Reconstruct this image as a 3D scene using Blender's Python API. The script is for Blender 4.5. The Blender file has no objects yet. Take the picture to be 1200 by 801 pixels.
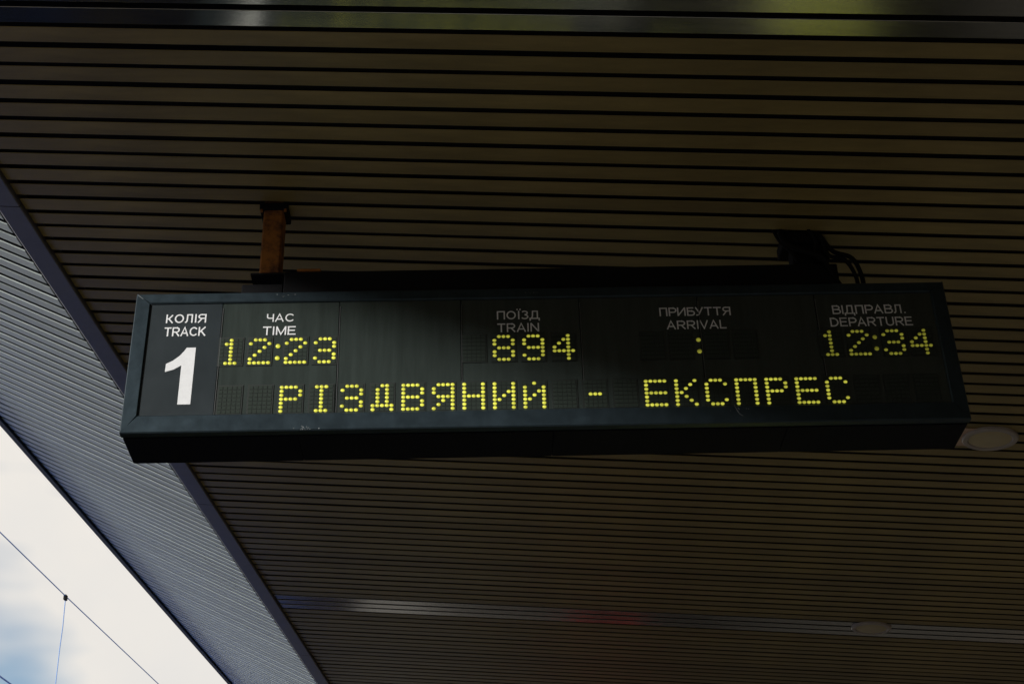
import bpy, bmesh, math, random
from mathutils import Vector, Matrix
random.seed(7)
C = bpy.context.scene.collection
SC = bpy.context.scene

# ------------------------------------------------------------------ camera
CAMZ = 1.6
cam = bpy.data.cameras.new('camera')
cam.sensor_width = 36.0
cam.lens = 1765.9 / 1200 * 36
cam.clip_start = 0.05
cam.clip_end = 4000
co = bpy.data.objects.new('camera', cam)
C.objects.link(co)
r_ = Vector((0.99815265, 0.05587514, -0.02385884))
u_ = Vector((0.04672214, -0.45490393, 0.88931404))
w_ = Vector((-0.03883706, 0.88878591, 0.45667417))
co.matrix_world = Matrix(((r_.x, u_.x, -w_.x, 0), (r_.y, u_.y, -w_.y, 0), (r_.z, u_.z, -w_.z, CAMZ), (0, 0, 0, 1)))
SC.camera = co

# ------------------------------------------------------------------ sky and sun
SUN_EL, SUN_AZ = math.radians(17.5), math.radians(-135)      # low sun behind the viewer's left shoulder, through thin cloud
world = bpy.data.worlds.new('World')
SC.world = world
world.use_nodes = True
nt = world.node_tree
nt.nodes.clear()
N = nt.nodes.new
out = N('ShaderNodeOutputWorld'); bg = N('ShaderNodeBackground'); sky = N('ShaderNodeTexSky')
sky.sky_type = 'NISHITA'; sky.sun_disc = False
sky.sun_elevation = SUN_EL; sky.sun_rotation = SUN_AZ
sky.air_density = 1.0; sky.dust_density = 1.0
tc = N('ShaderNodeTexCoord'); mp = N('ShaderNodeMapping'); mp.inputs['Scale'].default_value = (1, 1, 2.2)
mp.inputs['Location'].default_value = (1.246, 0.565, 0.358)
n1 = N('ShaderNodeTexNoise'); n1.inputs['Scale'].default_value = 1.6; n1.inputs['Detail'].default_value = 5; n1.inputs['Roughness'].default_value = 0.5
cr = N('ShaderNodeValToRGB'); cr.color_ramp.elements[0].position = 0.345; cr.color_ramp.elements[1].position = 0.405
n2 = N('ShaderNodeTexNoise'); n2.inputs['Scale'].default_value = 9; n2.inputs['Detail'].default_value = 4
cc = N('ShaderNodeValToRGB')
cc.color_ramp.elements[0].position = 0.3; cc.color_ramp.elements[0].color = (5.35, 5.2, 5.0, 1)
cc.color_ramp.elements[1].position = 0.7; cc.color_ramp.elements[1].color = (5.9, 5.6, 5.15, 1)
mx = N('ShaderNodeMixRGB')
L = nt.links.new
L(tc.outputs['Generated'], mp.inputs['Vector']); L(mp.outputs[0], n1.inputs['Vector']); L(tc.outputs['Generated'], n2.inputs['Vector'])
L(n1.outputs['Fac'], cr.inputs[0]); L(n2.outputs['Fac'], cc.inputs[0])
L(cr.outputs[0], mx.inputs[0]); L(sky.outputs[0], mx.inputs[1]); L(cc.outputs[0], mx.inputs[2])
L(mx.outputs[0], bg.inputs[0]); bg.inputs[1].default_value = 0.15; L(bg.outputs[0], out.inputs[0])

sl = bpy.data.lights.new('sun', 'SUN'); sl.energy = 4.4; sl.angle = math.radians(7); sl.color = (1, 0.975, 0.95)
so = bpy.data.objects.new('sun', sl); C.objects.link(so)
sd = Vector((math.sin(SUN_AZ) * math.cos(SUN_EL), math.cos(SUN_AZ) * math.cos(SUN_EL), math.sin(SUN_EL)))
so.rotation_euler = sd.to_track_quat('Z', 'Y').to_euler(); so.location = sd * 50

SC.view_settings.view_transform = 'Standard'; SC.view_settings.look = 'None'
SC.view_settings.exposure = 0.0; SC.view_settings.gamma = 1.0
SC.cycles.max_bounces = 8; SC.cycles.diffuse_bounces = 5; SC.cycles.glossy_bounces = 4
SC.cycles.use_denoising = True

# ------------------------------------------------------------------ materials
def mat(name, col, rough=0.5, metal=0.0, spec=0.5, noise=0.0, nscale=20, bump=0.0, bscale=200, rnd=0.0, stretch=(1, 1, 1), col2=None, thr=None):
    m = bpy.data.materials.new(name); m.use_nodes = True
    n = m.node_tree; b = n.nodes['Principled BSDF']; l = n.links.new
    b.inputs['Roughness'].default_value = rough; b.inputs['Metallic'].default_value = metal
    b.inputs['Specular IOR Level'].default_value = spec
    b.inputs['Base Color'].default_value = (*col, 1)
    t = n.nodes.new('ShaderNodeTexCoord'); mpp = n.nodes.new('ShaderNodeMapping'); mpp.inputs['Scale'].default_value = stretch
    l(t.outputs['Object'], mpp.inputs[0])
    src = None
    if noise or col2:
        nz = n.nodes.new('ShaderNodeTexNoise'); nz.inputs['Scale'].default_value = nscale; nz.inputs['Detail'].default_value = 6
        nz.inputs['Roughness'].default_value = 0.65
        l(mpp.outputs[0], nz.inputs['Vector'])
        rp = n.nodes.new('ShaderNodeValToRGB')
        a, bb = thr if thr else (0.3, 0.7)
        rp.color_ramp.elements[0].position = a; rp.color_ramp.elements[1].position = bb
        c2 = col2 if col2 else tuple(c * (1 + noise) for c in col)
        c1 = col if col2 else tuple(c * (1 - noise) for c in col)
        rp.color_ramp.elements[0].color = (*c1, 1); rp.color_ramp.elements[1].color = (*c2, 1)
        l(nz.outputs['Fac'], rp.inputs[0]); src = rp.outputs[0]
        mr = n.nodes.new('ShaderNodeMapRange'); mr.inputs['To Min'].default_value = rough * 0.85; mr.inputs['To Max'].default_value = min(1, rough * 1.2)
        l(nz.outputs['Fac'], mr.inputs['Value']); l(mr.outputs[0], b.inputs['Roughness'])
    if rnd:
        oi = n.nodes.new('ShaderNodeObjectInfo'); mr2 = n.nodes.new('ShaderNodeMapRange')
        mr2.inputs['To Min'].default_value = 1 - rnd; mr2.inputs['To Max'].default_value = 1 + rnd
        l(oi.outputs['Random'], mr2.inputs['Value'])
        vm = n.nodes.new('ShaderNodeVectorMath'); vm.operation = 'SCALE'
        if src is None:
            vm.inputs[0].default_value = col
        else:
            l(src, vm.inputs[0])
        l(mr2.outputs[0], vm.inputs['Scale']); src = vm.outputs[0]
    if src: l(src, b.inputs['Base Color'])
    if bump:
        nb = n.nodes.new('ShaderNodeTexNoise'); nb.inputs['Scale'].default_value = bscale; nb.inputs['Detail'].default_value = 3
        l(mpp.outputs[0], nb.inputs['Vector'])
        bp = n.nodes.new('ShaderNodeBump'); bp.inputs['Strength'].default_value = bump; bp.inputs['Distance'].default_value = 0.002
        l(nb.outputs['Fac'], bp.inputs['Height']); l(bp.outputs[0], b.inputs['Normal'])
    return m

M = {}
M['slat'] = mat('bronze slat paint', (0.280, 0.212, 0.074), 0.45, noise=0.24, nscale=3, rnd=0.14, stretch=(0.8, 4, 4), bump=0.05, bscale=30)
M['slat_polished'] = mat('polished slat metal', (0.42, 0.42, 0.38), 0.15, metal=0.95, noise=0.10, nscale=9, rnd=0.05, stretch=(1, 6, 1), bump=0.08, bscale=60)
M['soffit'] = mat('silver grey soffit paint', (0.58, 0.66, 0.62), 0.5, noise=0.03, nscale=4, rnd=0.06, stretch=(1, 4, 4))
M['backing'] = mat('black void lining', (0.012, 0.011, 0.010), 0.9)
M['backing_grey'] = mat('grey soffit lining', (0.02, 0.025, 0.03), 0.9)
M['trim'] = mat('graphite trim paint', (0.145, 0.145, 0.165), 0.45, noise=0.18, nscale=6, bump=0.04, bscale=60)
M['fascia'] = mat('dark blue edge flashing', (0.010, 0.028, 0.05), 0.7, noise=0.1)
M['roof'] = mat('roof sheet', (0.012, 0.03, 0.05), 0.8, noise=0.1)
M['frame'] = mat('graphite blue powder coat', (0.044, 0.066, 0.080), 0.36, metal=0.7, noise=0.22, nscale=14, bump=0.10, bscale=160)
M['housing'] = mat('black housing steel', (0.004, 0.005, 0.009), 0.6, spec=0.15, noise=0.2, nscale=8, bump=0.05)
M['panel'] = mat('smoked display glass', (0.032, 0.042, 0.038), 0.2, spec=0.9, noise=0.22, nscale=2, bump=0.03, bscale=4, stretch=(14, 1, 1.2))
M['panel_blue'] = mat('dark blue grey vinyl panel', (0.019, 0.027, 0.031), 0.30, spec=0.8, noise=0.12, nscale=6)
M['module'] = mat('matt black module bezel', (0.015, 0.020, 0.017), 0.5)
M['unlit'] = mat('unlit led lens', (0.030, 0.040, 0.033), 0.3)
M['print'] = mat('white vinyl lettering', (0.76, 0.77, 0.77), 0.5, noise=0.04, nscale=60)
M['edge'] = mat('aluminium edge strip', (0.16, 0.17, 0.17), 0.4, metal=0.6)
M['rust'] = mat('rusted orange steel', (0.36, 0.135, 0.02), 0.8, nscale=16, col2=(0.10, 0.035, 0.012), thr=(0.42, 0.62), bump=0.5, bscale=90)
M['steel_dark'] = mat('black steel', (0.005, 0.005, 0.006), 0.8, spec=0.2, noise=0.2, bump=0.1)
M['rubber'] = mat('black cable rubber', (0.006, 0.006, 0.006), 0.85, spec=0.2)
M['lamp_glass'] = mat('frosted lamp glass', (0.55, 0.46, 0.27), 0.35, noise=0.05)
M['lamp_ring'] = mat('pale lamp ring', (0.42, 0.37, 0.33), 0.35, noise=0.06)
M['plate'] = mat('sanded bare plate', (0.60, 0.42, 0.30), 0.45, noise=0.15, nscale=12)
M['scratch'] = mat('bare scratched metal', (0.24, 0.26, 0.26), 0.5)
M['wire'] = mat('weathered copper wire', (0.16, 0.30, 0.60), 0.5)
M['concrete'] = mat('platform asphalt', (0.075, 0.068, 0.06), 0.85, noise=0.15, nscale=3, bump=0.2, bscale=40)
M['ballast'] = mat('ballast', (0.24, 0.23, 0.225), 0.95, noise=0.35, nscale=18, bump=1.0, bscale=30)
M['ground'] = mat('dry ground', (0.20, 0.195, 0.18), 0.95, noise=0.2, nscale=0.3)
M['wall'] = mat('brown wall render', (0.11, 0.075, 0.045), 0.85, noise=0.1, nscale=2)
M['glass'] = mat('dark window glass', (0.02, 0.025, 0.03), 0.08)
M['reflected_train_blue'] = mat('reflected train blue paint', (0.03, 0.11, 0.55), 0.3)
M['reflected_train_yellow'] = mat('reflected train yellow paint', (0.6, 0.45, 0.03), 0.3)
M['tub'] = mat('reflected shrub tub concrete', (0.25, 0.24, 0.22), 0.9, noise=0.1)
M['reflected_leaf_gold'] = mat('reflected shrub golden leaves', (0.46, 0.50, 0.02), 0.6, noise=0.3, nscale=6)
M['reflected_leaf_green'] = mat('reflected shrub green leaves', (0.10, 0.20, 0.02), 0.6, noise=0.3, nscale=6)
M['reflected_kiosk_red'] = mat('reflected kiosk red paint', (0.75, 0.03, 0.02), 0.4)
M['rail'] = mat('rail steel', (0.12, 0.10, 0.09), 0.4, metal=0.8)

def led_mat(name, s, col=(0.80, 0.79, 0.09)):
    # coloured lens lit from inside: shading painted into the glow, bright below and in front, dark on top
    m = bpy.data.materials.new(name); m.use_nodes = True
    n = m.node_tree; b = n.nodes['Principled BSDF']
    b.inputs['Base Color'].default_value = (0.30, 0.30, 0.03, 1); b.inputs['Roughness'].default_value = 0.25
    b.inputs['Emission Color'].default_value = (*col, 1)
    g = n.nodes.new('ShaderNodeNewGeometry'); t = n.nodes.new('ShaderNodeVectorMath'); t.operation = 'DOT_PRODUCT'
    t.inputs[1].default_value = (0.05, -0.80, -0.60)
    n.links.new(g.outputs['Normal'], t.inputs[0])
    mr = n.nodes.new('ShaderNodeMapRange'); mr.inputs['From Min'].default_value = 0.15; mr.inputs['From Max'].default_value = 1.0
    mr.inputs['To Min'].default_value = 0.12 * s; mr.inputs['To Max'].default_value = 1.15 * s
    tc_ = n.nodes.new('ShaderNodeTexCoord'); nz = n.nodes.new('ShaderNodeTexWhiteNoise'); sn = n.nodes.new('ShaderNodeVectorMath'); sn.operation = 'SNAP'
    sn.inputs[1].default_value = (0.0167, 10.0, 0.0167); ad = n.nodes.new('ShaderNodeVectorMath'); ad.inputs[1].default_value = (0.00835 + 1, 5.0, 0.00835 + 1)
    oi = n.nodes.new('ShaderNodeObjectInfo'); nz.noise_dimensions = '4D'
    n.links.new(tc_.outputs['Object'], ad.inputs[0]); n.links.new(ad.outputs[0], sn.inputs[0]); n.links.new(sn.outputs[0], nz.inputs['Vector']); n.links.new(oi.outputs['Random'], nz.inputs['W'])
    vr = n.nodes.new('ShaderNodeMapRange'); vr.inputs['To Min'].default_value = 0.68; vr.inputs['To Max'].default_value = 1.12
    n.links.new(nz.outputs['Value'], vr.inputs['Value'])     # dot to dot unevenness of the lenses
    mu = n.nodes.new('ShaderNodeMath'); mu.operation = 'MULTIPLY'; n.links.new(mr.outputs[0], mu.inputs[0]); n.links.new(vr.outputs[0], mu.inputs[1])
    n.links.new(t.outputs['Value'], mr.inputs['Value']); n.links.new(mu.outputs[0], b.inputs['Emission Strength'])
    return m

# ------------------------------------------------------------------ helpers
def tag(o, label=None, cat=None, group=None, kind=None):
    if label: o['label'] = label
    if cat: o['category'] = cat
    if group: o['group'] = group
    if kind: o['kind'] = kind
    return o
def link(o, parent=None):
    C.objects.link(o)
    if parent: o.parent = parent
    return o
def empty(name, loc=(0, 0, 0)):
    o = bpy.data.objects.new(name, None); o.location = loc; o.empty_display_size = 0.1
    return link(o)
def mesh_from(name, verts, faces, m, parent=None, smooth=False):
    me = bpy.data.meshes.new(name); me.from_pydata(verts, [], faces); me.update()
    me.materials.append(m)
    if smooth:
        for p in me.polygons: p.use_smooth = True
    return link(bpy.data.objects.new(name, me), parent)
class MB:
    def __init__(s): s.v = []; s.f = []
    def add(s, vs, fs):
        o = len(s.v); s.v += [tuple(v) for v in vs]; s.f += [tuple(i + o for i in f) for f in fs]
    def box(s, x0, x1, y0, y1, z0, z1):
        s.add([(x0, y0, z0), (x1, y0, z0), (x1, y1, z0), (x0, y1, z0), (x0, y0, z1), (x1, y0, z1), (x1, y1, z1), (x0, y1, z1)],
              [(0, 3, 2, 1), (4, 5, 6, 7), (0, 1, 5, 4), (1, 2, 6, 5), (2, 3, 7, 6), (3, 0, 4, 7)])
    def prism(s, prof, a, b, axis='x'):
        # closed profile extruded from a to b; profile is in the other two axes
        n = len(prof)
        mk = {'x': lambda t, p: (t, p[0], p[1]), 'y': lambda t, p: (p[0], t, p[1]), 'z': lambda t, p: (p[0], p[1], t)}[axis]
        s.add([mk(a, p) for p in prof] + [mk(b, p) for p in prof],
              [tuple(range(n)), tuple(range(2 * n - 1, n - 1, -1))] + [(i, i + n, (i + 1) % n + n, (i + 1) % n) for i in range(n)])
    def tube(s, pts, r, seg=8):
        pts = [Vector(p) for p in pts]; rings = []
        for i, p in enumerate(pts):
            d = (pts[min(i + 1, len(pts) - 1)] - pts[max(i - 1, 0)]).normalized()
            a = d.cross(Vector((0, 0, 1)) if abs(d.z) < 0.9 else Vector((1, 0, 0))).normalized(); b = d.cross(a)
            rings.append([p + r * (math.cos(2 * math.pi * k / seg) * a + math.sin(2 * math.pi * k / seg) * b) for k in range(seg)])
        vs = [v for rg in rings for v in rg]; fs = []
        for i in range(len(pts) - 1):
            for k in range(seg):
                fs.append((i * seg + k, i * seg + (k + 1) % seg, (i + 1) * seg + (k + 1) % seg, (i + 1) * seg + k))
        fs += [tuple(range(seg - 1, -1, -1)), tuple((len(pts) - 1) * seg + k for k in range(seg))]
        s.add(vs, fs)
    def build(s, name, m, parent=None, smooth=False, bevel=0):
        me = bpy.data.meshes.new(name); me.from_pydata(s.v, [], s.f); me.update()
        bm = bmesh.new(); bm.from_mesh(me); bmesh.ops.recalc_face_normals(bm, faces=bm.faces)
        if bevel:
            ed = [e for e in bm.edges if len(e.link_faces) == 2 and e.calc_face_angle(0) > 0.6]
            bmesh.ops.bevel(bm, geom=ed, offset=bevel, segments=1, affect='EDGES', clamp_overlap=True)
        bm.to_mesh(me); bm.free(); me.materials.append(m)
        if smooth:
            for p in me.polygons: p.use_smooth = True
        return link(bpy.data.objects.new(name, me), parent)
def dome(mb, cx, cz, rx, rz, h, seg=8, y0=0.0):
    vs = []; fs = []
    rg = [(1.0, 0.0), (0.82, 0.55), (0.45, 0.88)]
    for (q, d) in rg:
        for k in range(seg):
            a = 2 * math.pi * k / seg
            vs.append((cx + rx * q * math.cos(a), y0 - h * d, cz + rz * q * math.sin(a)))
    vs.append((cx, y0 - h, cz))
    for i in range(2):
        for k in range(seg):
            fs.append((i * seg + k, i * seg + (k + 1) % seg, (i + 1) * seg + (k + 1) % seg, (i + 1) * seg + k))
    for k in range(seg): fs.append((2 * seg + k, 2 * seg + (k + 1) % seg, 3 * seg))
    mb.add(vs, fs)

# ------------------------------------------------------------------ canopy: a slatted ceiling, a ridge trim and a rising outer soffit
LM = 1.086
HC = CAMZ + 2.84248 * LM
SL = -0.09037
P = 0.0984974 * LM
Y0 = 3.45596 * LM
XR, XL, XE = -1.98978 * LM, -2.08868 * LM, -3.29274 * LM
ME = 0.50216
XW = 6.2
YB, YF = -45.0, 60.0
def zc(x): return HC + SL * x
def zs(x): return zc(XL) + ME * (XL - x)
KN0, KN1 = -4, 84
KS1 = 112
canopy = empty('platform_canopy', (0, 0, 0))
tag(canopy, 'dark slatted station canopy ceiling with grey outer soffit rising to the open sky', 'canopy')

def slat_profile(gap, depth):
    h = (P - gap) / 2; b = min(0.004, depth * 0.6)
    return [(-h, depth), (-h, b), (-h + b * 0.3, b * 0.3), (-h + b, 0), (h - b, 0), (h - b * 0.3, b * 0.3), (h, b), (h, depth)]
def slat_mesh(name, x0, x1, zf, gap, depth, m):
    prof = slat_profile(gap, depth); n = len(prof)
    vs = [(x0, p[0], zf(x0) - zf((x0 + x1) / 2) + p[1]) for p in prof] + [(x1, p[0], zf(x1) - zf((x0 + x1) / 2) + p[1]) for p in prof]
    fs = [(i, (i + 1) % n, (i + 1) % n + n, i + n) for i in range(n)] + [tuple(range(n - 1, -1, -1)), tuple(range(n, 2 * n))]
    me = bpy.data.meshes.new(name); me.from_pydata(vs, [], fs); me.materials.append(m)
    bm = bmesh.new(); bm.from_mesh(me); bmesh.ops.recalc_face_normals(bm, faces=bm.faces); bm.to_mesh(me); bm.free()
    return me
GAP = 0.0285
xm = (XR + XW) / 2
me_main = slat_mesh('ceiling_slat', XR + 0.004, XW - 0.01, zc, GAP, 0.0025, M['slat'])
me_pol = slat_mesh('ceiling_slat_polished', XR + 0.004, XW - 0.01, zc, GAP, 0.0025, M['slat_polished'])
POL = (-1, 0, 1, 60, 61, 62)
for k in range(KN0, KN1):
    o = bpy.data.objects.new('ceiling_slat', me_pol if k in POL else me_main)
    o.location = (xm, Y0 + (k - 0.5) * P, zc(xm) + random.uniform(-0.001, 0.001))
    o.data = o.data
    o.rotation_euler = (math.radians(random.uniform(-0.45, 0.45)), 0, 0)
    link(o, canopy)
    if k in POL: o['label'] = 'polished ceiling slat that mirrors the platform'
for o in canopy.children:   # the extrusion is written about x = 0 in world units, so move only y and z
    o.location.x = 0
xs = (XL + XE) / 2
me_s = slat_mesh('soffit_slat', XE + 0.02, XL - 0.018, zs, 0.034, 0.006, M['soffit'])
for k in range(-2, KS1):
    o = bpy.data.objects.new('soffit_slat', me_s)
    o.location = (0, Y0 + (k - 0.5) * P, zs(xs) + random.uniform(-0.0008, 0.0008))
    o.rotation_euler = (math.radians(random.uniform(-0.2, 0.2)), 0, 0)
    link(o, canopy)
# slats behind the viewer and beyond the frame, joined
def slat_run(name, k0, k1, x0, x1, zf, gap, depth, m):
    mb = MB(); prof = slat_profile(gap, depth)
    for k in range(k0, k1):
        y = Y0 + (k - 0.5) * P; n = len(prof)
        mb.add([(x0, y + p[0], zf(x0) + p[1]) for p in prof] + [(x1, y + p[0], zf(x1) + p[1]) for p in prof],
               [(i, (i + 1) % n, (i + 1) % n + n, i + n) for i in range(n)])
    o = mb.build(name, m, canopy); o['kind'] = 'stuff'
kb, kf = int((YB - Y0) / P), int((YF - Y0) / P)
slat_run('far_ceiling_slats', KN1, kf, XR + 0.004, XW - 0.01, zc, GAP, 0.0025, M['slat'])
slat_run('rear_ceiling_slats', kb, KN0, XR + 0.004, XW - 0.01, zc, GAP, 0.0025, M['slat'])
slat_run('far_soffit_slats', KS1, kf, XE + 0.02, XL - 0.018, zs, 0.034, 0.006, M['soffit'])
slat_run('rear_soffit_slats', kb, -2, XE + 0.02, XL - 0.018, zs, 0.034, 0.006, M['soffit'])
# lining above the slats and the roof over it
mb = MB(); mb.prism([(XR + 0.002, zc(XR) + 0.06), (XW + 0.3, zc(XW + 0.3) + 0.06), (XW + 0.3, zc(XW) + 0.075), (XR + 0.002, zc(XR) + 0.075)], YB, YF, 'y')
mb.build('ceiling_lining', M['backing'], canopy)
mb = MB(); mb.prism([(XE + 0.02, zs(XE + 0.02) + 0.026), (XL - 0.018, zs(XL - 0.018) + 0.026), (XL - 0.018, zs(XL) + 0.05), (XE + 0.02, zs(XE + 0.02) + 0.04)], YB, YF, 'y')
mb.build('soffit_lining', M['backing_grey'], canopy)
mb = MB(); mb.prism([(XE - 0.01, zs(XE) + 0.085), (XL, zs(XL) + 0.33), (XL + 0.5, zs(XL) + 0.55), (XW + 0.3, zc(XW) + 0.6), (XW + 0.3, zc(XW) + 0.68), (XL + 0.5, zs(XL) + 0.63), (XL, zs(XL) + 0.41), (XE - 0.01, zs(XE) + 0.12)], YB - 0.1, YF + 0.1, 'y')
mb.build('roof_sheet', M['roof'], canopy)
mb = MB(); mb.prism([(XE - 0.03, zs(XE) - 0.012), (XE + 0.018, zs(XE + 0.018) - 0.022), (XE + 0.018, zs(XE + .018) + 0.06), (XE - 0.012, zs(XE) + 0.14), (XE - 0.03, zs(XE) + 0.14)], YB, YF, 'y')
mb.build('edge_flashing', M['fascia'], canopy)
# the trim: lengths butted end to end
YJ = 4.98
for a in range(-5, 12):
    y0, y1 = YJ + 3.3 * a, YJ + 3.3 * (a + 1) - 0.006
    mb = MB()
    zb = zc(XR) - 0.020
    mb.prism([(XR, zb + 0.004), (XR - 0.004, zb), (XL + 0.012, zb + 0.011), (XL + 0.004, zb + 0.018), (XL + 0.004, zb + 0.12), (XR, zb + 0.12)], y0, y1, 'y')
    mb.build('trim_length', M['trim'], canopy)
mb = MB(); mb.prism([(XL + 0.004, zc(XL) + 0.02), (XL - 0.018, zs(XL - .018) + 0.02), (XL - 0.018, zs(XL - .018) + 0.10), (XL + 0.004, zc(XL) + 0.10)], YB, YF, 'y')
mb.build('shadow_gap', M['backing'], canopy)

# ------------------------------------------------------------------ ground, platform, track, wall (all below or beside the view)
o = mesh_from('ground', [(-600, -600, -0.9), (600, -600, -0.9), (600, 600, -0.9), (-600, 600, -0.9)], [(0, 1, 2, 3)], M['ground']); tag(o, kind='structure')
mb = MB(); mb.box(-3.7, 12, -60, 120, -0.88, 0.0); tag(mb.build('platform', M['concrete']), kind='structure')
mb = MB(); mb.box(-8.6, -3.72, -60, 120, -0.89, -0.6); tag(mb.build('track_bed', M['ballast']), kind='structure')

# the building side of the platform
sb = empty('station_building', (XW + 0.4, 0, 0)); tag(sb, 'long brown rendered station building along the back of the platform', 'building')
mb = MB(); mb.box(0, 6, -40, 60, 0.002, 3.9); mb.build('wall', M['wall'], sb)
for i in range(12):
    y = -20 + i * 5
    mb = MB(); mb.box(-0.04, -0.002, y, y + 1.6, 0.9, 2.7); wn = mb.build('window', M['trim'], sb)
    mb = MB(); mb.box(-0.046, -0.042, y + 0.08, y + 1.52, 0.98, 2.62); mb.build('pane', M['glass'], wn)
# unseen shed added across the tracks to block low sky light
gs = empty('sky_blocking_shed', (-27, -42, -0.9)); tag(gs, 'long dark unseen shed added across the tracks to block low sky', 'building')
mb = MB(); mb.box(-4, 4, -50, 50, 0.01, 7.6); mb.build('wall', M['wall'], gs)
mb = MB(); mb.prism([(-4.4, 7.61), (4.4, 7.61), (4.4, 7.8), (0, 9.0), (-4.4, 7.8)], -50.4, 50.4, 'y'); mb.build('roof', M['roof'], gs)
for i in range(10):
    mb = MB(); mb.box(4.002, 4.06, -46 + i * 10, -42 + i * 10, 0.9, 4.6); mb.build('sky_blocking_shed_door', M['trim'], gs)
# unseen blue train added below the view for blue reflections in the polished slats
tr = empty('reflected_train', (-5.6, 5.0, -0.5)); tag(tr, 'unseen blue train with a yellow stripe, added for its blue reflection', 'train')
mb = MB(); mb.prism([(-1.45, 0.55), (1.45, 0.55), (1.5, 1.2), (1.45, 3.0), (1.15, 3.45), (0.5, 3.62), (-0.5, 3.62), (-1.15, 3.45), (-1.45, 3.0), (-1.5, 1.2)], 0, 17.5, 'y'); mb.build('body', M['reflected_train_blue'], tr, bevel=0.04)
mb = MB(); mb.prism([(1.502, 1.25), (1.512, 1.25), (1.497, 1.55), (1.487, 1.55)], 0.2, 17.3, 'y'); mb.build('reflected_train_stripe', M['reflected_train_yellow'], tr)
for i in range(8):
    mb = MB(); y = 1.5 + i * 2
    mb.prism([(1.472, 1.85), (1.490, 1.85), (1.468, 2.65), (1.450, 2.65)], y, y + 1.2, 'y'); mb.build('window', M['glass'], tr)
for i in range(2):
    mb = MB(); mb.box(-1.2, 1.2, 1.5 + i * 7.8, 4.2 + i * 7.8, -0.05, 0.5); mb.build('reflected_train_bogie', M['steel_dark'], tr)
for x in (-6.36, -4.84):
    mb = MB(); mb.box(x - 0.035, x + 0.035, -60, 120, -0.598, -0.55); tag(mb.build('rail', M['rail']), 'steel rail of track 1 on the %s side' % ('platform' if x > -5 else 'far'), 'rail')
# unseen shrubs in concrete tubs, added to colour what the polished slats mirror
def shrub(x, y, rx, ry, hgt, m, label):
    R = empty('reflected_shrub', (x, y, 0)); tag(R, label, 'shrub', 'unseen shrubs in tubs added for their reflection')
    mb = MB(); mb.prism([(-rx * .8, -ry * .8), (rx * .8, -ry * .8), (rx * .8, ry * .8), (-rx * .8, ry * .8)], 0.002, 0.45, 'z'); mb.build('tub', M['tub'], R, bevel=0.02)
    mb = MB(); rn = random.Random(int(x * 100))
    for _ in range(900):
        d = Vector((rn.gauss(0, 1), rn.gauss(0, 1), rn.gauss(0, 1))).normalized() * (0.55 + 0.45 * rn.random())
        c = Vector((d.x * rx, d.y * ry, 0.42 + hgt / 2 + d.z * hgt / 2)); a = Vector((rn.gauss(0, 1), rn.gauss(0, 1), rn.gauss(0, 1))).normalized(); b = a.orthogonal().normalized(); q = 0.05
        mb.add([c - a * q, c + b * q * .5, c + a * q, c - b * q * .5], [(0, 1, 2, 3)])
    mb.build('foliage', m, R)
shrub(-2.3, 9.2, 0.75, 1.0, 0.9, M['reflected_leaf_gold'], 'unseen golden shrub in a tub near the platform edge, added for its reflection')
shrub(-0.7, 9.2, 0.6, 1.0, 0.7, M['reflected_leaf_green'], 'unseen green shrub in a tub in the middle of the row, added for its reflection')
shrub(1.15, 8.8, 0.45, 1.0, 0.9, M['reflected_leaf_gold'], 'unseen golden shrub in a tub at the right end of the row, added for its reflection')
kk = empty('reflected_kiosk', (-0.4, 27, 0)); tag(kk, 'small red kiosk farther along, added out of view for its reflection', 'reflected_kiosk')  # red box added out of view to redden the lower polished slats
mb = MB(); mb.box(-0.6, 0.6, -0.6, 0.6, 0.002, 2.1); mb.build('body', M['reflected_kiosk_red'], kk, bevel=0.02)
mb = MB(); mb.box(-0.7, 0.7, -0.7, 0.7, 2.102, 2.2); mb.build('roof', M['reflected_kiosk_red'], kk, bevel=0.02)
mb = MB(); mb.box(-0.4, 0.4, -0.63, -0.603, 1.0, 1.8); mb.build('window', M['glass'], kk)

# ------------------------------------------------------------------ departure board
O = Vector((-1.590163987, 4.7488498, 2.1543265 + CAMZ))
U = Vector((0.9977674, 0.06678482, 0.0)); V = Vector((-0.00542252, 0.08101263, 0.99669832)); W = Vector((-0.06656431, 0.9944731, -0.0811939))
BW, BH, BD = 3.0, 0.5839, 0.2272
BM = Matrix(((U.x, W.x, V.x, O.x), (U.y, W.y, V.y, O.y), (U.z, W.z, V.z, O.z), (0, 0, 0, 1)))
board = empty('departure_board'); board.matrix_world = BM
tag(board, 'long dark departure board with yellow led text hanging from the canopy ceiling', 'departure board')
FL, FT, FB = 0.055, 0.043, 0.070
mb = MB(); mb.box(0.004, BW - 0.004, 0.034, BD, 0.004, BH - 0.004); mb.build('housing', M['housing'], board, bevel=0.003)
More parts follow.
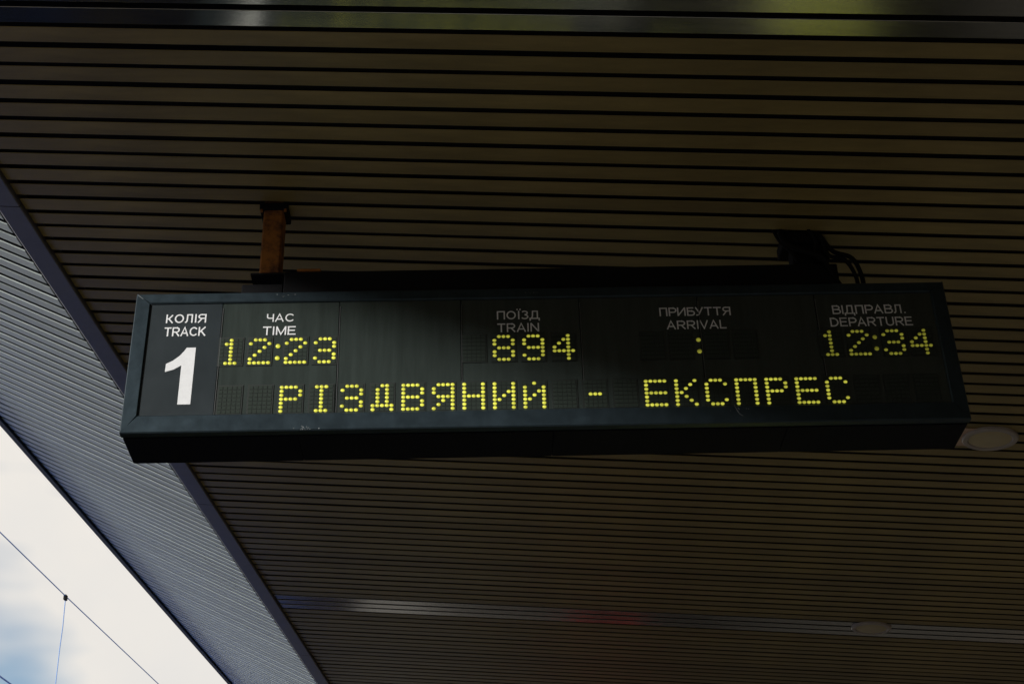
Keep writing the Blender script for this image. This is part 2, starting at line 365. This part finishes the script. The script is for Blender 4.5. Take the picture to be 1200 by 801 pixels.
# four mitred frame rails, faces with a small outer chamfer
def frame_rail(corners, name='frame_rail'):
    (a, b, c, d) = corners  # outer a-b, inner c-d (c next to b)
    y = [0.033, 0.004, 0.0]
    ca = [Vector((p[0], 0, p[1])) for p in corners]
    ctr = sum(ca, Vector()) / 4
    vs = [(p.x, 0.033, p.z) for p in ca]
    ins = []
    oa, ob, ic, idd = ca
    mid_o = (oa + ob) / 2; mid_i = (ic + idd) / 2; n = (mid_i - mid_o).normalized() * 0.004
    front = [oa + n, ob + n, ic - n, idd - n]
    vs2 = [(p.x, 0.004, p.z) for p in ca]
    vs3 = [(p.x, 0.0, p.z) for p in front]
    mb = MB(); V_ = vs + vs2 + vs3
    mb.add(V_, [(0, 1, 2, 3)] + [(i, (i + 1) % 4, (i + 1) % 4 + 4, i + 4) for i in range(4)] + [(i + 4, (i + 1) % 4 + 4, (i + 1) % 4 + 8, i + 8) for i in range(4)] + [(8, 9, 10, 11)])
    return mb.build(name, M['frame'], board)
g = 0.0008
frame_rail([(g, BH), (BW - g, BH), (BW - FL - g, BH - FT), (FL + g, BH - FT)])
frame_rail([(BW - g, 0), (g, 0), (FL + g, FB), (BW - FL - g, FB)])
frame_rail([(0, g), (0, BH - g), (FL, BH - FT - g), (FL, FB + g)])
frame_rail([(BW, BH - g), (BW, g), (BW - FL, FB + g), (BW - FL, BH - FT - g)])
# underside covers, butted
for (a, b) in ((0.006, 0.62), (0.6215, 1.52), (1.5215, 2.35), (2.3515, BW - 0.006)):
    mb = MB(); mb.box(a, b, 0.037, BD - 0.004, -0.004 + random.uniform(-.0003, .0003), 0.003); mb.build('bottom_cover', M['housing'], board, bevel=0.001)
# face panels
xs_ = [FL - 0.003, 0.3205, 0.7500, 1.1970, 1.6340, 2.0720, 2.5090, BW - FL + 0.003]
for i in range(7):
    a, b = xs_[i] + 0.0012, xs_[i + 1] - 0.0012
    mb = MB(); mb.box(a, b, 0.0085 + (0.0008 if i % 2 else 0), 0.033, FB - 0.004, BH - FT + 0.004)
    mb.build('face_panel', M['panel_blue'] if i == 0 else M['panel'], board, bevel=0.0008)
for i in range(1, 7):
    x = xs_[i]; mb = MB(); mb.box(x + 0.0016, x + 0.0036, 0.0063, 0.0087, FB + 0.002, BH - FT - 0.022); mb.build('divider_strip', M['edge'], board)

# led characters
FONT = {
 '1': ["..#..", ".##..", "..#..", "..#..", "..#..", "..#..", ".###."],
 '2': [".###.", "#...#", "...#.", "..#..", ".#...", "#....", "#####"],
 '3': [".###.", "#...#", "....#", ".###.", "....#", "#...#", ".###."],
 '4': ["...#.", "..##.", ".#.#.", "#..#.", "#####", "...#.", "...#."],
 '8': [".###.", "#...#", "#...#", ".###.", "#...#", "#...#", ".###."],
 '9': [".###.", "#...#", "#...#", ".####", "....#", "#...#", ".###."],
 ' ': ["....."] * 7,
 '-': [".....", ".....", ".....", ".###.", ".....", ".....", "....."],
 'Р': ["####.", "#...#", "#...#", "####.", "#....", "#....", "#...."],
 'І': [".###.", "..#..", "..#..", "..#..", "..#..", "..#..", ".###."],
 'З': [".###.", "#...#", "....#", ".###.", "....#", "#...#", ".###."],
 'Д': ["..##.", ".#.#.", ".#.#.", ".#.#.", ".#.#.", "#####", "#...#"],
 'В': ["####.", "#...#", "#...#", "####.", "#...#", "#...#", "####."],
 'Я': [".####", "#...#", "#...#", ".####", "..#.#", ".#..#", "#...#"],
 'Н': ["#...#", "#...#", "#...#", "#####", "#...#", "#...#", "#...#"],
 'И': ["#...#", "#...#", "#..##", "#.#.#", "##..#", "#...#", "#...#"],
 'Й': ["..#..", "#...#", "#..##", "#.#.#", "##..#", "#...#", "#...#"],
 'Е': ["#####", "#....", "#....", "#####", "#....", "#....", "#####"],
 'К': ["#...#", "#..#.", "#.#..", "##...", "#.#..", "#..#.", "#...#"],
 'С': [".###.", "#...#", "#....", "#....", "#....", "#...#", ".###."],
 'П': ["#####", "#...#", "#...#", "#...#", "#...#", "#...#", "#...#"]}
DU, DV = 0.0167, 0.0162
DR = 0.0040   # the face sits 8 mm behind the frame
leds = {}
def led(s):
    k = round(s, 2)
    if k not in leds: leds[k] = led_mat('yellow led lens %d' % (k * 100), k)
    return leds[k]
def module(cu, v0, ch, s):
    """one 5x7 character block: bezel > lit dots, unlit dots; cu = centre u, v0 = v of the bottom dot row"""
    mb = MB(); hw, hh = 2.5 * DU + 0.004, 3.5 * DV + 0.004
    mb.box(-hw, hw, -0.0012, 0.004, -hh, hh)
    b = mb.build('led_module', M['module'], board)
    b.location = (cu, 0.0080, v0 + DR + 3 * DV)
    lit, un = MB(), MB()
    for r in range(7):
        for c in range(5):
            x, z = (c - 2) * DU, (3 - r) * DV
            if FONT[ch][r][c] == '#':
                dome(lit, x, z, 0.0078, 0.0068, 0.0050, 10, -0.0014)
            else:
                un.box(x - 0.0070, x + 0.0070, -0.0026, -0.0010, z - 0.0070, z + 0.0070)
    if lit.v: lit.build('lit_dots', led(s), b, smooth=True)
    if un.v: un.build('unlit_dots', M['unlit'], b)
def colon(cu, v1, v2, s, col=None):
    for v in (v1, v2):
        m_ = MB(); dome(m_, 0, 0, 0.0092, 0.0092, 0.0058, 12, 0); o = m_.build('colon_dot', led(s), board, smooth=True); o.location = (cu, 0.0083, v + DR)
row2 = '  РІЗДВЯНИЙ - ЕКСПРЕС   '
for i, ch in enumerate(row2[:24]):
    n = i - 2
    cu = 0.7736 + 0.10842 * (n - 2) + 0.0334
    if cu > BW - FL - 0.05: break
    s = 0.92 - 0.42 * max(0, (cu - 1.2) / 1.5)  # dimming towards the right is painted into the dot emission
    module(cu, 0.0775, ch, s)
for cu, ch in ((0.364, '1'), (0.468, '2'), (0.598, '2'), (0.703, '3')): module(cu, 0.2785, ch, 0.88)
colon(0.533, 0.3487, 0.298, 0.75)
for cu, ch in ((1.244, ' '), (1.352, '8'), (1.460, '9'), (1.570, '4')): module(cu, 0.2765, ch, 0.5)  # upper row fields get weaker glow the farther right, same painted falloff
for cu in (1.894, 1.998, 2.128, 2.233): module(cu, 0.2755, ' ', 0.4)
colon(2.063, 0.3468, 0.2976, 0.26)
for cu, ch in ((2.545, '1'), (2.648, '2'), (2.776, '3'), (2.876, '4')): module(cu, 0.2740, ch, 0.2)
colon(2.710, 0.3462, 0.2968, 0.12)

# printed headings: stroke lettering, cap height 1
def arc(cx, cy, rx, ry, a0, a1, n=10):
    return [(cx + rx * math.cos(math.radians(a0 + (a1 - a0) * i / n)), cy + ry * math.sin(math.radians(a0 + (a1 - a0) * i / n))) for i in range(n + 1)]
T = 0.14; h = T / 2
bowlP = lambda x0, w, yb, yt: [(x0, yt), (x0 + w - (yt - yb) / 2, yt)] + arc(x0 + w - (yt - yb) / 2, (yt + yb) / 2, (yt - yb) / 2, (yt - yb) / 2, 90, -90, 8) + [(x0, yb)]
G = {
 'К': (0.62, [[(h, 0), (h, 1)], [(h, .48), (.25, .50), (.55, 1 - h)], [(.22, .52), (.58, 0)]]),
 'K': (0.70, [[(h, 0), (h, 1)], [(h, .36), (.64, 1)], [(.26, .54), (.67, 0)]]),
 'О': (0.80, [arc(.40, .5, .40 - h, .5 - h, 0, 360, 24)]),
 'Л': (0.70, [[(0, h), (.09, h), (.16, .2), (.18, .6), (.18, 1 - h), (.64 - h, 1 - h), (.64 - h, 0)]]),
 'І': (0.16, [[(.08, 0), (.08, 1)]]),
 'I': (0.16, [[(.08, 0), (.08, 1)]]),
 'Ї': (0.24, [[(.12, 0), (.12, 1)], [(-.06, 1.16), (.06, 1.16)], [(.18, 1.16), (.30, 1.16)]]),
 'Я': (0.70, [[(.64, 0), (.64, 1)], [(.64, 1 - h), (.28, 1 - h)] + arc(.28, .72, .2, .215, 90, 270, 8) + [(.64, .505)], [(.36, .5), (.04, 0)]]),
 'T': (0.66, [[(.33, 0), (.33, 1)], [(0, 1 - h), (.66, 1 - h)]]),
 'R': (0.72, [[(h, 0), (h, 1)], bowlP(h, .58, .46, 1 - h), [(.36, .46), (.68, 0)]]),
 'A': (0.74, [[(.04, 0), (.37, .97), (.70, 0)], [(.16, .33), (.58, .33)]]),
 'C': (0.76, [arc(.41, .5, .41 - h, .5 - h, 38, 322, 18)]),
 'Ч': (0.60, [[(.55, 0), (.55, 1)], [(h, 1), (h, .66)] + arc(h + .2, .62, .2, .17, 180, 270, 5) + [(.55, .47)]]),
 'M': (0.82, [[(h, 0), (h, 1)], [(.76, 0), (.76, 1)], [(h, .96), (.41, .06), (.76, .96)]]),
 'E': (0.66, [[(h, 0), (h, 1)], [(0, 1 - h), (.63, 1 - h)], [(0, .52), (.58, .52)], [(0, h), (.65, h)]]),
 'П': (0.68, [[(h, 0), (h, 1 - h), (.62, 1 - h), (.62, 0)]]),
 'З': (0.60, [arc(.26, .74, .22, .20, 150, -90, 10), arc(.26, .28, .26, .22, 90, -155, 12)]),
 'Д': (0.74, [[(.0, -.2), (0.0, h), (.74, h), (.74, -.2)], [(.10, h), (.19, .3), (.22, 1 - h), (.60, 1 - h), (.60, h)]]),
 'N': (0.72, [[(h, 0), (h, 1)], [(.66, 0), (.66, 1)], [(h, .97), (.66, .03)]]),
 'Р': (0.62, [[(h, 0), (h, 1)], bowlP(h, .56, .44, 1 - h)]),
 'P': (0.64, [[(h, 0), (h, 1)], bowlP(h, .57, .44, 1 - h)]),
 'И': (0.72, [[(h, 0), (h, 1)], [(.66, 0), (.66, 1)], [(h, .03), (.66, .97)]]),
 'Б': (0.63, [[(.58, 1 - h), (h, 1 - h), (h, 0)], bowlP(h, .56, h, .56)]),
 'У': (0.64, [[(.02, 1), (.34, .30)], [(.62, 1), (.34, .30), (.26, .10), (.16, h), (.04, h)]]),
 'Т': (0.66, [[(.33, 0), (.33, 1)], [(0, 1 - h), (.66, 1 - h)]]),
 'V': (0.68, [[(.03, 1), (.34, .03), (.65, 1)]]),
 'L': (0.56, [[(h, 1), (h, h), (.56, h)]]),
 'В': (0.66, [[(h, 0), (h, 1)], bowlP(h, .52, .53, 1 - h), bowlP(h, .58, h, .53)]),
 'D': (0.72, [[(h, 0), (h, 1)], [(h, 1 - h), (.28, 1 - h)] + arc(.28, .5, .38, .5 - h, 90, -90, 12) + [(h, h)]]),
 'U': (0.70, [[(h, 1), (h, .36)] + arc(.35, .36, .285, .30, 180, 360, 10) + [(.635, 1)]]),
 '.': (0.16, [[(.08, 0), (.08, .13)]]),
}
G['А'] = G['A']; G['С'] = G['C']
def ribbon(mb, pts, t, sx, sz, ox, oz, y):
    pts = [Vector((p[0] * sx, p[1] * sz)) for p in pts]
    closed = (pts[0] - pts[-1]).length < 1e-6
    if closed: pts = pts[:-1]
    n = len(pts); Lp, Rp = [], []
    for i in range(n):
        a = pts[(i - 1) % n] if (closed or i > 0) else None; b = pts[(i + 1) % n] if (closed or i < n - 1) else None
        d1 = (pts[i] - a).normalized() if a is not None else None; d2 = (b - pts[i]).normalized() if b is not None else None
        if d1 is None: d1 = d2
        if d2 is None: d2 = d1
        n1 = Vector((-d1.y, d1.x)); n2 = Vector((-d2.y, d2.x)); m_ = (n1 + n2)
        if m_.length < 0.3: m_ = n1
        m_.normalize(); k = min(1.8, 1 / max(0.35, m_.dot(n1)))
        Lp.append(pts[i] + m_ * t / 2 * k); Rp.append(pts[i] - m_ * t / 2 * k)
    vs = [(ox + p.x, y, oz + p.y) for p in Lp] + [(ox + p.x, y, oz + p.y) for p in Rp]
    fs = [(i, (i + 1) % n, (i + 1) % n + n, i + n) for i in range(n if closed else n - 1)]
    mb.add(vs, fs)
def heading(text, u0, u1, v, cap, v1=None, wt=1.0):
    sp = 0.10; wd = sum(G[c][0] for c in text) + sp * (len(text) - 1)
    sx = (u1 - u0) / wd; mb = MB(); x = 0; yy = 0.0076; v += DR; v1 = None if v1 is None else v1 + DR; lay = 0
    for c in text:
        for st in G[c][1]:
            lay = (lay + 1) % 7
            fr = x * sx / (u1 - u0)
            ribbon(mb, st, T * cap * 0.98 * wt, sx, cap, u0 + x * sx, v + ((v1 - v) * fr if v1 is not None else 0), yy - lay * 0.00007)
        x += G[c][0] + sp
    o = mb.build('heading_text', M['print'], board)
    return o
heading('КОЛІЯ', 0.1165, 0.2635, 0.4545, 0.0375)
heading('TRACK', 0.1155, 0.2660, 0.3975, 0.0385)
heading('ЧАС', 0.4845, 0.5855, 0.4530, 0.0345)
heading('TIME', 0.4740, 0.5945, 0.3960, 0.0370)
heading('ПОЇЗД', 1.3290, 1.4850, 0.4475, 0.0365)
heading('TRAIN', 1.3300, 1.4835, 0.3925, 0.0375)
heading('ПРИБУТТЯ', 1.9290, 2.1930, 0.4505, 0.0370)
heading('ARRIVAL', 1.9520, 2.1715, 0.3930, 0.0370)
heading('ВІДПРАВЛ.', 2.5695, 2.8420, 0.4475, 0.0385)
heading('DEPARTURE', 2.5550, 2.8600, 0.3935, 0.0385)
one = [(0.1337, 0.2467), (0.1345, 0.2806), (0.158, 0.2935), (0.180, 0.313), (0.195, 0.333), (0.2035, 0.3477), (0.2362, 0.3477), (0.2362, 0.1118), (0.1902, 0.1118), (0.1902, 0.2734), (0.164, 0.2565)]
mb = MB(); mb.add([(p[0], 0.0074, p[1] + DR) for p in one], [tuple(range(len(one)))]); o = mb.build('track_number', M['print'], board)

# mounting rail on the back of the top, with its lower stub at the left end
mb = MB(); mb.box(0.53, 2.63, 0.055, 0.19, BH + 0.001, 0.712); mb.build('mounting_rail', M['steel_dark'], board, bevel=0.004)
mb = MB(); mb.box(0.372, 0.528, 0.065, 0.18, BH + 0.001, 0.664); mb.build('rail_end', M['steel_dark'], board, bevel=0.004)
mb = MB(); mb.box(0.40, 1.16, 0.075, 0.17, 0.7135, 0.722); mb.build('rail_cap', M['steel_dark'], board)
mb = MB(); mb.box(0.575, 0.665, 0.070, 0.16, 0.7235, 0.735); mb.build('shim_plate', M['rust'], board, bevel=0.002)
# scratches and sealant crumbs on the frame
for pts in ([(0.004, 0.580), (0.026, 0.561)],):
    mb = MB(); ribbon(mb, pts, 0.0016, 1, 1, 0, 0, -0.0006); mb.build('scratch', M['scratch'], board)
for (u, v, n_) in ((0.64, 0.008, 14), (0.56, 0.566, 5), (2.18, 0.052, 7), (1.47, 0.558, 6)):
    mb = MB()
    for _ in range(n_):
        a = u + random.gauss(0, 0.022); b = v + random.uniform(-0.006, 0.008); q = random.uniform(0.0008, 0.0022)
        mb.add([(a - q, -0.0007, b - q * .6), (a + q * 1.4, -0.0007, b - q * .4), (a + q, -0.0007, b + q), (a - q * .5, -0.0007, b + q * .8)], [(0, 1, 2, 3)])
    mb.build('paint_chips', M['scratch'], board)
mb = MB(); ribbon(mb, [(2.165, 0.068), (2.172, 0.050), (2.180, 0.034), (2.192, 0.026)], 0.0013, 1, 1, 0, 0, -0.0006); mb.build('scratch', M['scratch'], board)

# ------------------------------------------------------------------ hangers (board axes)
def hanger(name, u, w, mt, v0, label, flange_mat):
    foot = O + U * u + W * w + V * v0
    t = (zc(foot.x) - foot.z) / V.z
    R = empty(name); R.matrix_world = Matrix(((U.x, W.x, V.x, foot.x), (U.y, W.y, V.y, foot.y), (U.z, W.z, V.z, foot.z), (0, 0, 0, 1)))
    tag(R, label, 'bracket', None)
    return R, t
H1, t1 = hanger('hanger_post', 0.471, 0.12, M['rust'], 0.722, 'rusty orange square post carrying the left end of the board', M['steel_dark'])
mb = MB(); mb.box(-0.040, 0.037, -0.043, 0.043, 0.0005, t1 + 0.02); mb.build('tube', M['rust'], H1, bevel=0.006)
mb = MB(); mb.box(-0.055, 0.055, -0.055, 0.055, t1 - 0.03, t1 - 0.001); cl = mb.build('ceiling_collar', M['steel_dark'], H1, bevel=0.003)
for bx_ in (-0.047, 0.044):
    mb = MB(); mb.tube([(bx_, -0.048, t1 - 0.040), (bx_, -0.048, t1 - 0.030)], 0.006, 6); mb.build('bolt', M['rust'], cl)
H2, t2 = hanger('hanger_post', 2.512, 0.12, M['steel_dark'], 0.7125, 'black steel post beside the cables carrying the right end of the board', M['steel_dark'])
mb = MB(); mb.box(-0.040, 0.040, -0.04, 0.04, 0.0005, t2 + 0.02); mb.build('tube', M['steel_dark'], H2, bevel=0.006)
mb = MB(); mb.box(-0.075, 0.075, -0.062, 0.062, t2 - 0.05, t2 - 0.001); mb.build('ceiling_collar', M['steel_dark'], H2, bevel=0.003)
mb = MB(); mb.box(0.042, 0.10, -0.05, 0.03, 0.03, 0.12); mb.build('junction_box', M['steel_dark'], H2, bevel=0.006)
cb = empty('cable_bundle'); cb.matrix_world = BM
tag(cb, 'loose black cables curling from the right post down to the board top', 'cables')
def cable(pts, r):
    pts = [Vector(p) for p in pts]; sm = []
    for i in range(len(pts) - 1):
        p0, p1, p2, p3 = pts[max(i - 1, 0)], pts[i], pts[i + 1], pts[min(i + 2, len(pts) - 1)]
        for k in range(6):
            t = k / 6; sm.append(0.5 * ((2 * p1) + (p2 - p0) * t + (2 * p0 - 5 * p1 + 4 * p2 - p3) * t * t + (3 * p1 - p0 - 3 * p2 + p3) * t ** 3))
    sm.append(pts[-1]); m_ = MB(); m_.tube(sm, r, 8); m_.build('cable', M['rubber'], cb, smooth=True)
zt = 0.7125 + t2
cable([(2.57, 0.09, zt), (2.585, 0.06, 0.84), (2.62, 0.045, 0.76), (2.69, 0.05, 0.73), (2.725, 0.08, 0.66), (2.73, 0.12, BH + 0.002)], 0.009)
cable([(2.56, 0.06, zt), (2.58, 0.045, 0.82), (2.60, 0.04, 0.74), (2.66, 0.04, 0.715), (2.70, 0.07, 0.65), (2.705, 0.11, BH + 0.002)], 0.008)
cable([(2.46, 0.06, zt), (2.425, 0.04, 0.85), (2.44, 0.03, 0.79), (2.50, 0.035, 0.76), (2.57, 0.03, 0.72), (2.60, 0.05, 0.67), (2.66, 0.09, BH + 0.002)], 0.010)
cable([(2.43, 0.10, zt), (2.405, 0.07, 0.90), (2.42, 0.05, 0.82), (2.46, 0.04, 0.75), (2.48, 0.05, 0.715)], 0.007)
cable([(2.49, 0.05, zt), (2.52, 0.035, 0.88), (2.555, 0.03, 0.80), (2.545, 0.03, 0.745), (2.575, 0.045, 0.714)], 0.006)

# ------------------------------------------------------------------ downlights flush with the ceiling
def lathe(prof, seg=40):
    mb = MB(); n = len(prof)
    vs = [(r * math.cos(2 * math.pi * k / seg), r * math.sin(2 * math.pi * k / seg), z) for (r, z) in prof for k in range(seg)]
    fs = [(i * seg + k, i * seg + (k + 1) % seg, (i + 1) * seg + (k + 1) % seg, (i + 1) * seg + k) for i in range(n - 1) for k in range(seg)]
    mb.add(vs, fs); mb.add([(prof[-1][0] * math.cos(2 * math.pi * k / seg), prof[-1][0] * math.sin(2 * math.pi * k / seg), prof[-1][1]) for k in range(seg)], [tuple(range(seg))])
    return mb
def downlight(x, y, label, plate):
    R = empty('ceiling_downlight', (x, y, zc(x))); R.rotation_euler = (0, -math.atan(SL), 0)
    tag(R, label, 'ceiling light', 'round unlit downlights set in the slatted ceiling')
    lathe([(0.134, -0.001), (0.134, -0.012), (0.128, -0.018), (0.108, -0.018), (0.102, -0.012)]).build('trim_ring', M['lamp_ring'], R)
    lathe([(0.1015, -0.0125), (0.09, -0.0165), (0.05, -0.0175)]).build('lens', M['lamp_glass'], R, smooth=True)
    if plate:
        mb = MB(); mb.box(-0.17, 0.03, -0.105, 0.105, -0.006, -0.0025); mb.build('base_plate', M['plate'], R, bevel=0.001)
    return R
downlight(1.8693 * LM, 6.363 * LM, 'round unlit ceiling downlight peeping out behind the lower right corner of the board', True)
downlight(1.8018 * LM, 9.354 * LM, 'small round downlight farther away in the polished slat strip of the ceiling', False)

# ------------------------------------------------------------------ overhead line
def wire(pts, r, name, parent): m_ = MB(); m_.tube(pts, r, 6); return m_.build(name, M['wire'], parent)
ZM = 5.4
sx_ = -0.34232807 / 0.31391792 * ZM; sy_ = 0.94887506 / 0.31391792 * ZM
ow = empty('overhead_wire', (sx_, sy_, CAMZ + ZM)); tag(ow, 'thin overhead line wire with a clamp and dropper crossing the open sky', 'overhead wire')
wire([(0, -60, 0.9), (0, -30, 0.15), (0, 0, 0), (0, 30, 0.1), (0, 60, 0.5)], 0.0062, 'carrier_wire', ow)
wire([(0.0, -60, -1.34), (0.0, 60, -1.34)], 0.009, 'contact_wire', ow)
wire([(0, 0, 0), (0.0, 0.02, -0.35), (-0.01, 0.03, -0.6), (0, 0, -1.34)], 0.005, 'dropper', ow)
mb = MB(); mb.box(-0.018, 0.018, -0.03, 0.03, -0.05, 0.015); mb.build('clamp', M['steel_dark'], ow, bevel=0.008)

bpy.context.view_layer.update()
